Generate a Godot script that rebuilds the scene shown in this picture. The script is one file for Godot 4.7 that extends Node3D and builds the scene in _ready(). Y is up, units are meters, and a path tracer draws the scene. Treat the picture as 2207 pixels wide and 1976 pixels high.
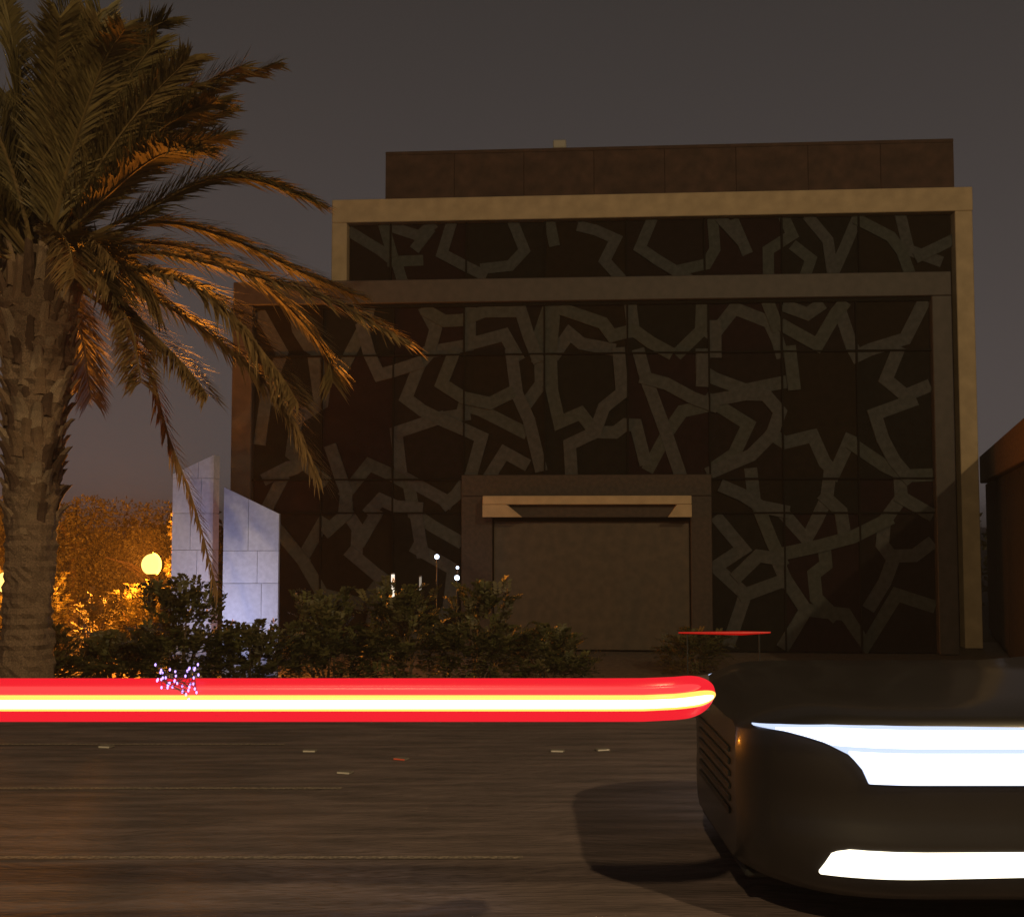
extends Node3D
# A night street: a showroom clad in star lattice, a date palm, lit stone slabs, garden lamps, a car and an added red bar on the near lane.

const LOWER_STRAPS := [
	[Vector2(-5.93, 5.06), Vector2(-5.89, 4.8), Vector2(-5.71, 4.52), Vector2(-5.45, 4.37), Vector2(-5.14, 4.15)],
	[Vector2(-4.7, 5.06), Vector2(-4.76, 4.83), Vector2(-4.97, 4.43), Vector2(-5.12, 4.13)],
	[Vector2(-4.78, 4.79), Vector2(-4.67, 4.38), Vector2(-4.5, 4.02), Vector2(-4.26, 4.08), Vector2(-3.88, 4.2)],
	[Vector2(-3.71, 5.06), Vector2(-3.56, 4.78), Vector2(-3.67, 4.37), Vector2(-3.82, 4.2), Vector2(-4.05, 3.63), Vector2(-3.77, 3.42), Vector2(-3.51, 3.29), Vector2(-3.09, 3.35)],
	[Vector2(-3.67, 5.06), Vector2(-3.41, 4.91), Vector2(-3.12, 4.92), Vector2(-2.75, 5.06), Vector2(-2.29, 5.06)],
	[Vector2(-3.65, 4.4), Vector2(-3.05, 4.5)],
	[Vector2(-2.99, 5.02), Vector2(-2.99, 4.52), Vector2(-2.41, 4.67), Vector2(-2.22, 4.33)],
	[Vector2(-3.28, 4.3), Vector2(-3.45, 3.86), Vector2(-3.09, 3.63), Vector2(-2.65, 3.53), Vector2(-2.35, 3.68)],
	[Vector2(-3.51, 3.29), Vector2(-4.21, 3.06), Vector2(-4.12, 2.34), Vector2(-3.87, 2.2), Vector2(-3.36, 1.92)],
	[Vector2(-3.49, 3.28), Vector2(-3.05, 3.09), Vector2(-2.79, 2.97), Vector2(-2.96, 2.36), Vector2(-3.21, 2.02), Vector2(-3.36, 1.9)],
	[Vector2(-3.07, 3.5), Vector2(-2.82, 3.43), Vector2(-2.14, 3.08)],
	[Vector2(-2.65, 2.34), Vector2(-2.41, 2.72), Vector2(-2.12, 2.56)],
	[Vector2(-5.28, 2.75), Vector2(-5.13, 2.32), Vector2(-5.03, 2.07), Vector2(-5.06, 1.75)],
	[Vector2(-5.03, 2.07), Vector2(-4.66, 2.53), Vector2(-4.32, 2.38), Vector2(-4.12, 2.27)],
	[Vector2(-4.61, 1.79), Vector2(-4.46, 1.95), Vector2(-4.21, 1.84), Vector2(-3.87, 1.81)],
	[Vector2(-5.6, 4.26), Vector2(-5.51, 3.64)],
	[Vector2(-6.03, 2.43), Vector2(-5.9, 2.47), Vector2(-5.75, 2.58)],
	[Vector2(-6.35, 2.33), Vector2(-6.03, 2.49), Vector2(-5.73, 2.54)],
	[Vector2(-6.35, 1.85), Vector2(-6.14, 2.26)],
	[Vector2(-5.03, 1.81), Vector2(-5.03, 1.72), Vector2(-5.32, 1.46)],
	[Vector2(-5.01, 1.72), Vector2(-4.84, 1.47), Vector2(-4.86, 1.09)],
	[Vector2(-4.55, 1.69), Vector2(-4.77, 1.31)],
	[Vector2(-3.98, 2.12), Vector2(-3.91, 1.72), Vector2(-3.59, 1.51), Vector2(-3.2, 1.29)],
	[Vector2(-3.86, 1.63), Vector2(-3.77, 1.11)],
	[Vector2(-2.14, 5.06), Vector2(-2.01, 4.64), Vector2(-1.88, 4.31)],
	[Vector2(-1.7, 5.06), Vector2(-1.82, 4.71), Vector2(-1.86, 4.31)],
	[Vector2(-2.29, 4.32), Vector2(-2.21, 3.7), Vector2(-2.01, 3.26), Vector2(-1.83, 2.52)],
	[Vector2(-1.82, 4.29), Vector2(-1.81, 3.85), Vector2(-2, 3.59)],
	[Vector2(-1.59, 5.06), Vector2(-1.65, 4.33), Vector2(-1.63, 3.74), Vector2(-1.51, 3.21), Vector2(-1.16, 3.36), Vector2(-0.93, 3.06)],
	[Vector2(-0.53, 4.32), Vector2(-0.48, 3.69), Vector2(-0.78, 3.45), Vector2(-0.93, 3.04), Vector2(-1.34, 2.85), Vector2(-1.3, 2.11)],
	[Vector2(-0.93, 3.05), Vector2(-0.6, 3.04), Vector2(-0.43, 3.17), Vector2(-0.26, 3.16), Vector2(-0.13, 2.62)],
	[Vector2(-1.4, 5.06), Vector2(-0.79, 4.84), Vector2(-0.64, 4.63), Vector2(-0.29, 4.72), Vector2(-0.01, 4.51), Vector2(0.24, 4.37)],
	[Vector2(-1.55, 4.38), Vector2(-1.34, 4.68), Vector2(-1.14, 4.51), Vector2(-0.7, 4.42)],
	[Vector2(-0.33, 5.06), Vector2(-0.29, 4.71)],
	[Vector2(0.83, 5.06), Vector2(0.81, 4.7), Vector2(0.48, 4.38)],
	[Vector2(-0.19, 4.3), Vector2(-0.1, 3.95), Vector2(0.21, 3.08), Vector2(0.46, 2.32)],
	[Vector2(-0.08, 3.92), Vector2(0.24, 3.83), Vector2(0.67, 3.59), Vector2(0.96, 3.48)],
	[Vector2(0.96, 3.48), Vector2(0.49, 3.38), Vector2(0.26, 3.05), Vector2(-0.03, 2.51)],
	[Vector2(0.84, 4.26), Vector2(0.82, 3.89)],
	[Vector2(1.01, 4.63), Vector2(1.35, 5.06), Vector2(1.91, 4.83), Vector2(2.04, 4.53), Vector2(2.09, 4.35)],
	[Vector2(1.92, 5.06), Vector2(2.02, 4.78)],
	[Vector2(1.03, 4.75), Vector2(1.03, 4.36)],
	[Vector2(0.82, 4.29), Vector2(0.82, 4.04), Vector2(1.02, 3.91), Vector2(1.51, 3.72), Vector2(2.12, 3.84)],
	[Vector2(2.18, 4.73), Vector2(2.67, 4.44), Vector2(2.97, 4.95), Vector2(3.06, 5.06)],
	[Vector2(3.06, 4.94), Vector2(3.22, 4.42), Vector2(3.3, 4.26), Vector2(3.51, 4.36), Vector2(4.07, 4.53), Vector2(4.34, 5.06)],
	[Vector2(2.23, 5.06), Vector2(2.52, 4.95), Vector2(2.68, 5.06)],
	[Vector2(2.23, 4.32), Vector2(2.28, 3.82)],
	[Vector2(3.93, 4.3), Vector2(3.75, 3.87), Vector2(4.05, 3.61), Vector2(4.34, 3.73)],
	[Vector2(4.11, 3.51), Vector2(3.56, 3.31), Vector2(3.68, 2.9), Vector2(3.85, 2.56), Vector2(4.05, 2.31)],
	[Vector2(0.95, 3.55), Vector2(1.55, 3.16), Vector2(1.32, 2.68), Vector2(1.07, 2.51)],
	[Vector2(0.95, 3.55), Vector2(1.51, 3.65), Vector2(1.83, 3.64), Vector2(2.06, 3.36), Vector2(1.93, 3), Vector2(1.59, 2.66), Vector2(0.98, 2.4)],
	[Vector2(1.93, 3), Vector2(2.13, 2.86), Vector2(2.58, 2.97), Vector2(2.76, 2.54), Vector2(2.92, 2.38), Vector2(3.15, 2.88)],
	[Vector2(3.24, 2.8), Vector2(3.68, 2.49), Vector2(4.02, 2.32), Vector2(4.34, 2.33)],
	[Vector2(1.19, 2.13), Vector2(1.44, 2.02), Vector2(1.73, 1.83), Vector2(2.07, 1.76)],
	[Vector2(1.59, 2.34), Vector2(1.63, 1.94)],
	[Vector2(1.72, 1.75), Vector2(1.89, 1.3), Vector2(2.03, 0.98)],
	[Vector2(2.83, 2.3), Vector2(2.78, 1.96), Vector2(2.61, 1.6), Vector2(2.45, 1.31), Vector2(2.15, 1.66)],
	[Vector2(2.78, 1.96), Vector2(3, 1.75), Vector2(3.04, 1.45)],
	[Vector2(2.1, 1.08), Vector2(2.65, 1.2), Vector2(3.17, 1.34), Vector2(3.69, 1.6)],
	[Vector2(3.94, 2.29), Vector2(3.95, 1.96), Vector2(3.68, 1.6), Vector2(3.64, 1.22), Vector2(3.81, 0.99), Vector2(3.67, 0.63), Vector2(3.46, 0.29)],
	[Vector2(3.97, 1.96), Vector2(4.34, 1.74)],
	[Vector2(2.73, 1.19), Vector2(2.75, 0.9), Vector2(2.56, 0.75), Vector2(2.59, 0.37), Vector2(2.84, 0.12)],
	[Vector2(3.81, 1.04), Vector2(4.14, 1.05), Vector2(4.34, 1.2)],
	[Vector2(2.03, 0.99), Vector2(1.68, 1.04), Vector2(1.38, 0.75)],
	[Vector2(-5.44, 1.55), Vector2(-5.77, 0.97), Vector2(-5.42, 0.39), Vector2(-4.75, 0.23), Vector2(-4.42, 0.64)],
	[Vector2(-4.92, 1.05), Vector2(-4.42, 0.64), Vector2(-4.58, -0.02), Vector2(-4.08, -0.43)],
	[Vector2(-3.84, 1.14), Vector2(-3.25, 0.81), Vector2(-3.33, 0.15), Vector2(-3.83, -0.26)],
	[Vector2(-6.2, 1.47), Vector2(-5.77, 0.97)],
	[Vector2(-6.5, 5.02), Vector2(-6.15, 4.41), Vector2(-6.4, 3.74), Vector2(-5.88, 3.31), Vector2(-5.46, 3.56), Vector2(-5.38, 4.24)],
	[Vector2(-6.4, 3.74), Vector2(-6.5, 2.98)],
	[Vector2(-5.88, 3.31), Vector2(-5.96, 2.72), Vector2(-5.44, 2.3)],
	[Vector2(1.08, 1.59), Vector2(1.44, 1.15), Vector2(1, 0.86), Vector2(1.47, 0.42), Vector2(1.22, -0.3)],
	[Vector2(1.47, 0.42), Vector2(2.11, 0.66), Vector2(2.42, 0.18), Vector2(2.1, -0.34)],
	[Vector2(2.42, 0.18), Vector2(3.05, 0.11), Vector2(3.36, -0.37), Vector2(3.85, 0.43), Vector2(4.34, 0.27)],
	[Vector2(1.96, 1.02), Vector2(2.11, 0.66)],
]
const UPPER_STRAPS := [
	[Vector2(-5.18, 6.68), Vector2(-4.7, 6.38), Vector2(-4.39, 6.13), Vector2(-4.3, 5.84)],
	[Vector2(-4.62, 6.78), Vector2(-4.49, 6.34)],
	[Vector2(-4.43, 6.77), Vector2(-4, 6.62), Vector2(-3.81, 6.78)],
	[Vector2(-3.85, 6.67), Vector2(-4.02, 6.45)],
	[Vector2(-4.46, 6.17), Vector2(-4.03, 6.18)],
	[Vector2(-3.44, 6.78), Vector2(-3.59, 6.29), Vector2(-3.17, 6.06), Vector2(-2.9, 5.92)],
	[Vector2(-2.32, 6.78), Vector2(-2.14, 6.33), Vector2(-2.39, 6.06), Vector2(-2.81, 6.02)],
	[Vector2(-1.69, 6.78), Vector2(-1.63, 6.49)],
	[Vector2(-1.11, 6.72), Vector2(-0.89, 6.66), Vector2(-0.55, 6.5), Vector2(-0.74, 6.12), Vector2(-0.51, 5.86)],
	[Vector2(0.06, 6.78), Vector2(-0.13, 6.33), Vector2(0.16, 6.12), Vector2(0.49, 5.91), Vector2(0.63, 5.82)],
	[Vector2(1.13, 6.77), Vector2(1.16, 6.29), Vector2(1.01, 6.03), Vector2(0.63, 5.95)],
	[Vector2(1.31, 6.77), Vector2(1.57, 6.47)],
	[Vector2(1.51, 6.71), Vector2(1.68, 6.29)],
	[Vector2(2.37, 6.78), Vector2(2.48, 6.52), Vector2(2.07, 6.26), Vector2(2.07, 5.87)],
	[Vector2(2.8, 6.77), Vector2(3.08, 6.41), Vector2(3.15, 5.85)],
	[Vector2(3.57, 6.75), Vector2(3.35, 6.24), Vector2(3.17, 5.85)],
	[Vector2(3.64, 6.73), Vector2(4.14, 6.45), Vector2(4.32, 6.19), Vector2(4.43, 5.85)],
	[Vector2(4.33, 6.74), Vector2(4.44, 6.22), Vector2(4.89, 6.04)],
	[Vector2(4.63, 6.12), Vector2(5.11, 6.35)],
	[Vector2(2.56, 6.28), Vector2(2.79, 6.09), Vector2(2.71, 5.86)],
]

const FRONDS := [
	[Vector3(0.31, 0.20, 0.00), Vector3(0.96, 0.48, 0.07), Vector3(1.55, 0.75, 0.15), Vector3(2.05, 0.75, 0.22), Vector3(2.63, 0.52, 0.30)],
	[Vector3(0.31, 0.11, 0.00), Vector3(0.98, 0.44, -0.15), Vector3(1.68, 0.33, -0.30), Vector3(2.40, 0.01, -0.45), Vector3(2.91, -0.18, -0.60)],
	[Vector3(0.22, 0.01, 0.00), Vector3(1.11, 0.05, 0.22), Vector3(2.11, -0.22, 0.45), Vector3(2.98, -0.56, 0.68), Vector3(3.55, -0.91, 0.90)],
	[Vector3(0.22, -0.09, 0.00), Vector3(1.10, -0.37, 0.18), Vector3(1.87, -0.88, 0.35), Vector3(2.42, -1.41, 0.53), Vector3(2.79, -2.08, 0.70)],
	[Vector3(0.17, -0.14, 0.00), Vector3(0.77, -0.35, 0.30), Vector3(1.29, -0.82, 0.60), Vector3(1.66, -1.14, 0.90), Vector3(1.93, -1.42, 1.20)],
	[Vector3(0.17, -0.19, 0.00), Vector3(0.60, -0.40, 0.10), Vector3(1.08, -0.99, 0.20), Vector3(1.31, -1.66, 0.30), Vector3(1.60, -2.32, 0.40), Vector3(1.86, -3.13, 0.50)],
	[Vector3(0.11, 0.25, 0.00), Vector3(0.65, 0.88, -0.10), Vector3(1.19, 1.51, -0.20), Vector3(1.61, 1.86, -0.30), Vector3(2.11, 2.12, -0.40)],
	[Vector3(0.07, 0.25, 0.00), Vector3(0.66, 0.63, 0.20), Vector3(1.15, 1.10, 0.40), Vector3(1.58, 1.26, 0.60), Vector3(1.86, 1.28, 0.80)],
	[Vector3(0.02, 0.30, 0.00), Vector3(0.32, 1.07, 0.07), Vector3(0.72, 1.77, 0.15), Vector3(1.02, 2.18, 0.22), Vector3(1.24, 2.25, 0.30)],
	[Vector3(-0.03, 0.30, 0.00), Vector3(0.02, 1.31, 0.07), Vector3(0.17, 2.23, 0.13), Vector3(0.42, 2.79, 0.20)],
	[Vector3(0.22, -0.14, 0.00), Vector3(0.71, -0.32, 0.40), Vector3(1.11, -0.72, 0.80), Vector3(1.32, -1.05, 1.20), Vector3(1.50, -1.36, 1.60)],
	[Vector3(-0.08, 0.30, 0.00), Vector3(-0.28, 1.11, -0.07), Vector3(-0.38, 2.04, -0.13), Vector3(-0.53, 2.68, -0.20)],
	[Vector3(0.22, 0.06, 0.00), Vector3(0.78, 0.25, -0.18), Vector3(1.42, 0.20, -0.36), Vector3(2.03, -0.12, -0.54), Vector3(2.57, -0.70, -0.72), Vector3(2.64, -1.04, -0.90)],
	[Vector3(0.27, -0.04, 0.00), Vector3(1.15, -0.16, 0.32), Vector3(1.85, -0.51, 0.65), Vector3(2.42, -1.11, 0.97), Vector3(2.71, -1.49, 1.30)],
	[Vector3(0.12, 0.20, 0.00), Vector3(0.68, 0.49, 0.38), Vector3(1.18, 0.70, 0.75), Vector3(1.56, 0.71, 1.12), Vector3(1.93, 0.58, 1.50)],
	[Vector3(0.07, 0.25, 0.00), Vector3(0.24, 1.02, -0.25), Vector3(0.54, 1.78, -0.50), Vector3(0.75, 2.25, -0.75), Vector3(0.93, 2.47, -1.00)],
]

var rng := RandomNumberGenerator.new()
var taken := {}
var sodium := Color(1.0, 0.87, 0.64)

# ---------- helpers ----------
func lin(r: float, g: float, b: float) -> Color:
	return Color(r, g, b).linear_to_srgb()

func grain(seed_value: int, frequency: float, low: float, high: float, octaves := 4) -> NoiseTexture2D:
	var n := FastNoiseLite.new()
	n.seed = seed_value
	n.frequency = frequency
	n.fractal_octaves = octaves
	var t := NoiseTexture2D.new()
	t.width = 256
	t.height = 256
	t.seamless = true
	t.noise = n
	var g := Gradient.new()
	g.set_color(0, Color(low, low, low))
	g.set_color(1, Color(high, high, high))
	t.color_ramp = g
	return t

func mat(c: Color, rough := 0.8, metal := 0.0, tex: Texture2D = null, scale := 1.0) -> StandardMaterial3D:
	var m := StandardMaterial3D.new()
	m.albedo_color = c
	m.roughness = rough
	m.metallic = metal
	if tex:
		m.albedo_texture = tex
		m.uv1_triplanar = true
		m.uv1_world_triplanar = true
		m.uv1_scale = Vector3.ONE * scale
	return m

func glow(c: Color, energy: float) -> StandardMaterial3D:
	var m := StandardMaterial3D.new()
	m.albedo_color = Color(0.2, 0.2, 0.2) * c
	m.albedo_color.a = 1.0
	m.roughness = 0.3
	m.emission_enabled = true
	m.emission = c
	m.emission_energy_multiplier = energy
	return m

func leafy(double_light := 0.3) -> StandardMaterial3D:
	var m := StandardMaterial3D.new()
	m.vertex_color_use_as_albedo = true
	m.albedo_color = Color.WHITE
	m.roughness = 0.55
	m.cull_mode = BaseMaterial3D.CULL_DISABLED
	m.backlight_enabled = true
	m.backlight = Color(double_light, double_light * 0.9, double_light * 0.35)
	return m

func begin(smooth := false) -> SurfaceTool:
	var st := SurfaceTool.new()
	st.begin(Mesh.PRIMITIVE_TRIANGLES)
	st.set_smooth_group(0 if smooth else -1)
	return st

func tri(st: SurfaceTool, a: Vector3, b: Vector3, c: Vector3) -> void:
	st.add_vertex(a)
	st.add_vertex(b)
	st.add_vertex(c)

func quad(st: SurfaceTool, a: Vector3, b: Vector3, c: Vector3, d: Vector3) -> void:
	tri(st, a, b, c)
	tri(st, a, c, d)

# a box from corner lo to corner hi with small chamfers on its upright and level edges
func box(st: SurfaceTool, lo: Vector3, hi: Vector3, bevel := 0.0) -> void:
	var b := minf(bevel, minf(hi.x - lo.x, minf(hi.y - lo.y, hi.z - lo.z)) * 0.4)
	if b <= 0.0:
		var v := []
		for i in 8:
			v.append(Vector3(hi.x if i & 1 else lo.x, hi.y if i & 2 else lo.y, hi.z if i & 4 else lo.z))
		for f in [[4, 6, 7, 5], [1, 3, 2, 0], [5, 7, 3, 1], [0, 2, 6, 4], [6, 2, 3, 7], [0, 4, 5, 1]]:
			quad(st, v[f[0]], v[f[1]], v[f[2]], v[f[3]])
		return
	var mid := (lo + hi) * 0.5
	var h := (hi - lo) * 0.5
	var ax := [Vector3.RIGHT, Vector3.UP, Vector3.BACK]
	for k in 3:
		var n: Vector3 = ax[k]
		var p: Vector3 = ax[(k + 1) % 3]
		var q: Vector3 = ax[(k + 2) % 3]
		var hn: float = h[k]
		var hp: float = h[(k + 1) % 3]
		var hq: float = h[(k + 2) % 3]
		for s in [-1.0, 1.0]:
			var c: Vector3 = mid + n * hn * s
			var e: Vector3 = p * (hp - b)
			var g: Vector3 = q * (hq - b)
			if s > 0:
				quad(st, c - e - g, c - e + g, c + e + g, c + e - g)
			else:
				quad(st, c - e - g, c + e - g, c + e + g, c - e + g)
			for s2 in [-1.0, 1.0]:
				var a1: Vector3 = mid + n * hn * s + p * (hp - b) * s2
				var a2: Vector3 = mid + n * (hn - b) * s + p * hp * s2
				if s * s2 < 0:
					quad(st, a1 - g, a2 - g, a2 + g, a1 + g)
				else:
					quad(st, a1 - g, a1 + g, a2 + g, a2 - g)
	for sx in [-1.0, 1.0]:
		for sy in [-1.0, 1.0]:
			for sz in [-1.0, 1.0]:
				var p1: Vector3 = mid + Vector3(h.x * sx, (h.y - b) * sy, (h.z - b) * sz)
				var p2: Vector3 = mid + Vector3((h.x - b) * sx, h.y * sy, (h.z - b) * sz)
				var p3: Vector3 = mid + Vector3((h.x - b) * sx, (h.y - b) * sy, h.z * sz)
				if sx * sy * sz > 0:
					tri(st, p1, p3, p2)
				else:
					tri(st, p1, p2, p3)

# a round bar along points, one radius per point
func tube(st: SurfaceTool, pts: Array, radii: Array, sides := 8, cap := true) -> void:
	var rings := []
	for i in pts.size():
		var a: Vector3 = pts[maxi(i - 1, 0)]
		var b: Vector3 = pts[mini(i + 1, pts.size() - 1)]
		var t: Vector3 = (b - a).normalized()
		var u: Vector3 = t.cross(Vector3.UP if absf(t.y) < 0.9 else Vector3.RIGHT).normalized()
		var v: Vector3 = u.cross(t)
		var ring := []
		for k in sides:
			var an := TAU * k / sides
			ring.append(pts[i] + (u * cos(an) + v * sin(an)) * radii[i])
		rings.append(ring)
	for i in rings.size() - 1:
		for k in sides:
			var k2 := (k + 1) % sides
			quad(st, rings[i][k], rings[i + 1][k], rings[i + 1][k2], rings[i][k2])
	if cap:
		for k in sides:
			var k2 := (k + 1) % sides
			tri(st, pts[0], rings[0][k], rings[0][k2])
			tri(st, pts[-1], rings[-1][k2], rings[-1][k])

func ball(st: SurfaceTool, c: Vector3, r: Vector3, rings := 8, sides := 12) -> void:
	var g := []
	for i in rings + 1:
		var a := PI * i / rings
		var row := []
		for k in sides:
			var b := TAU * k / sides
			row.append(c + Vector3(sin(a) * cos(b) * r.x, cos(a) * r.y, sin(a) * sin(b) * r.z))
		g.append(row)
	for i in rings:
		for k in sides:
			var k2 := (k + 1) % sides
			quad(st, g[i][k], g[i][k2], g[i + 1][k2], g[i + 1][k])

# a sheet through rows of points
func loft(st: SurfaceTool, rows: Array, closed := false) -> void:
	for i in rows.size() - 1:
		var n: int = rows[i].size()
		for k in (n if closed else n - 1):
			var k2 := (k + 1) % n
			quad(st, rows[i][k], rows[i][k2], rows[i + 1][k2], rows[i + 1][k])

func fan(st: SurfaceTool, ring: Array, flip := false) -> void:
	var c := Vector3.ZERO
	for p in ring:
		c += p
	c /= ring.size()
	for k in ring.size():
		var a: Vector3 = ring[k]
		var b: Vector3 = ring[(k + 1) % ring.size()]
		if flip:
			tri(st, c, b, a)
		else:
			tri(st, c, a, b)

func commit(st: SurfaceTool, called: String, m: Material, parent: Node = self) -> MeshInstance3D:
	st.generate_normals()
	var o := MeshInstance3D.new()
	o.name = called
	o.mesh = st.commit()
	o.mesh.surface_set_material(0, m)
	o.cast_shadow = GeometryInstance3D.SHADOW_CASTING_SETTING_ON
	parent.add_child(o, true)
	return o

func numbered(called: String) -> String:
	if not taken.has(called):
		taken[called] = 0
		return called
	taken[called] += 1
	return "%s_%03d" % [called, taken[called]]

func tag(o: Node, label: String, category: String, group := "") -> void:
	o.set_meta("label", label)
	o.set_meta("category", category)
	if group:
		o.set_meta("group", group)

func thing(called: String, label: String, category: String, at := Vector3.ZERO, turn := 0.0, group := "") -> Node3D:
	var o := Node3D.new()
	o.name = numbered(called)
	add_child(o)
	o.position = at
	o.rotation.y = turn
	tag(o, label, category, group)
	return o

func block(parent: Node, called: String, lo: Vector3, hi: Vector3, m: Material, bevel := 0.0) -> MeshInstance3D:
	var st := begin()
	box(st, lo, hi, bevel)
	return commit(st, called, m, parent)

func structure(o: Node) -> void:
	o.set_meta("kind", "structure")

# ---------- the scene ----------
func _ready() -> void:
	rng.seed = 4711
	var cam := Camera3D.new()
	cam.name = "camera"
	add_child(cam)
	cam.position = Vector3(0, 1.55, 0)
	cam.rotation_degrees.x = 3.382
	cam.fov = 44.944
	cam.near = 0.05
	cam.far = 2000.0
	cam.current = true

	var env := Environment.new()
	env.background_mode = Environment.BG_SKY
	var sky := Sky.new()
	var sm := ProceduralSkyMaterial.new()
	sm.sky_top_color = Color8(33, 33, 31)
	sm.sky_horizon_color = Color8(84, 77, 76)
	sm.sky_curve = 0.3
	sm.ground_horizon_color = Color8(60, 52, 46)
	sm.ground_bottom_color = Color8(24, 20, 17)
	sm.sun_angle_max = 0.0
	sky.sky_material = sm
	env.sky = sky
	env.tonemap_mode = Environment.TONE_MAPPER_LINEAR
	env.tonemap_exposure = 1.0
	env.fog_enabled = true
	env.fog_density = 0.0014
	env.fog_light_color = Color(0.6, 0.56, 0.54)
	env.sdfgi_enabled = true
	env.ssao_enabled = true
	env.ssil_enabled = true
	var we := WorldEnvironment.new()
	we.name = "world"
	we.environment = env
	add_child(we)

	street_lamp(Vector3(-1.8, 0.12, 7.5), 7.6, Vector3(0, 0, -1), 56.0, "tall sodium street lamp on the near pavement, left one")
	street_lamp(Vector3(7.5, 0.12, 5.0), 9.3, Vector3(0, 0, -1), 80.0, "tall sodium street lamp on the near pavement, right one")

	make_ground()
	make_showroom()
	make_neighbour()
	make_slabs()
	make_palm()
	make_shrubs()
	make_lamps()
	make_tail_trail()
	make_car()

# ---------- ground ----------
func make_ground() -> void:
	var soil := mat(lin(0.06, 0.042, 0.028), 0.95, 0.0, grain(3, 0.04, 0.55, 1.0), 0.7)
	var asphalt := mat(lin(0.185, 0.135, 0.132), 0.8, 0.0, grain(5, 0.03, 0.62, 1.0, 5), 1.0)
	asphalt.uv1_scale = Vector3(0.12, 1.0, 0.9)
	asphalt.normal_enabled = true
	var rough_noise := grain(6, 0.2, 0.0, 1.0)
	rough_noise.as_normal_map = true
	rough_noise.color_ramp = null
	rough_noise.bump_strength = 3.0
	asphalt.normal_texture = rough_noise
	asphalt.normal_scale = 0.5
	var paint := mat(lin(0.42, 0.34, 0.28), 0.8, 0.0, grain(8, 0.09, 0.4, 1.0, 5), 1.6)
	var paving := mat(lin(0.16, 0.125, 0.10), 0.7, 0.0, grain(7, 0.05, 0.7, 1.0), 0.6)
	var stone := mat(lin(0.26, 0.23, 0.19), 0.85, 0.0, grain(9, 0.08, 0.7, 1.0), 1.5)
	var st := begin()
	quad(st, Vector3(-400, -0.52, -700), Vector3(400, -0.52, -700), Vector3(400, -0.52, 60), Vector3(-400, -0.52, 60))
	structure(commit(st, "ground", soil))
	st = begin()
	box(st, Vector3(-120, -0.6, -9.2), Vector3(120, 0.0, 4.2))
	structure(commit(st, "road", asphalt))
	# thin pale lines painted for highlight streaks along a passing car
	for ln in [[-5.25, 0.05, 0.04], [-6.6, -1.0, 0.05], [-7.9, -1.6, 0.05]]:
		st = begin()
		quad(st, Vector3(-60, 0.004, ln[0] - ln[2] * 0.5), Vector3(ln[1], 0.004, ln[0] - ln[2] * 0.5), Vector3(ln[1], 0.004, ln[0] + ln[2] * 0.5), Vector3(-60, 0.004, ln[0] + ln[2] * 0.5))
		var o := commit(st, numbered("highlight_line"), paint)
		structure(o)
	var stud_base := mat(lin(0.16, 0.135, 0.115), 0.8)
	for sd in [[-2.82, -7.8, "white road stud at the left, nearest the thin far line", false], [-1.38, -7.66, "white road stud left of the red one", false], [-0.73, -7.4, "red road stud in the middle of the road", true], [-1.04, -7.0, "white road stud nearest the viewer", false], [0.31, -7.66, "white road stud right of the red one", false], [0.62, -7.7, "rightmost white road stud, beyond the bar's tip", false]]:
		var stud := thing("road_stud", sd[2], "road stud", Vector3(sd[0], 0, sd[1]), rng.randf_range(-0.4, 0.4), "road studs")
		block(stud, "body", Vector3(-0.05, 0, -0.03), Vector3(0.05, 0.014, 0.03), stud_base, 0.008)
		block(stud, "reflector", Vector3(-0.04, 0.004, 0.024), Vector3(0.04, 0.013, 0.032), mat(lin(0.75, 0.14, 0.08) if sd[3] else lin(0.6, 0.56, 0.5), 0.3))
	st = begin()
	box(st, Vector3(-120, -0.6, 4.36), Vector3(120, 0.12, 9.0))
	structure(commit(st, "pavement", paving))
	# bank of soil that falls from the kerb to the forecourt
	st = begin()
	var rows := []
	for i in 9:
		var row := []
		var k := i / 8.0
		for j in 61:
			row.append(Vector3(-30 + j, 0.06 - 0.56 * k * k * (3 - 2 * k) + rng.randf_range(-0.03, 0.03) * (1.0 if i > 0 and i < 8 else 0.0), -9.38 - 4.0 * k))
		rows.append(row)
	loft(st, rows)
	structure(commit(st, "planting_bed", soil))
	st = begin()
	quad(st, Vector3(-30, -0.512, -19.5), Vector3(30, -0.512, -19.5), Vector3(30, -0.512, -13.3), Vector3(-30, -0.512, -13.3))
	structure(commit(st, "forecourt", paving))
	for z in [-9.29, 4.28]:
		var kerb := Node3D.new()
		kerb.name = numbered("kerb")
		add_child(kerb)
		kerb.position = Vector3(0, 0, z)
		structure(kerb)
		var one: Mesh
		for i in 24:
			var o: MeshInstance3D
			if one == null:
				o = block(kerb, "kerb_stone", Vector3(-0.495, -0.3, -0.08), Vector3(0.495, 0.13, 0.08), stone, 0.02)
				one = o.mesh
			else:
				o = MeshInstance3D.new()
				o.name = "kerb_stone"
				o.mesh = one
				kerb.add_child(o, true)
			o.position.x = -12.0 + i

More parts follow.
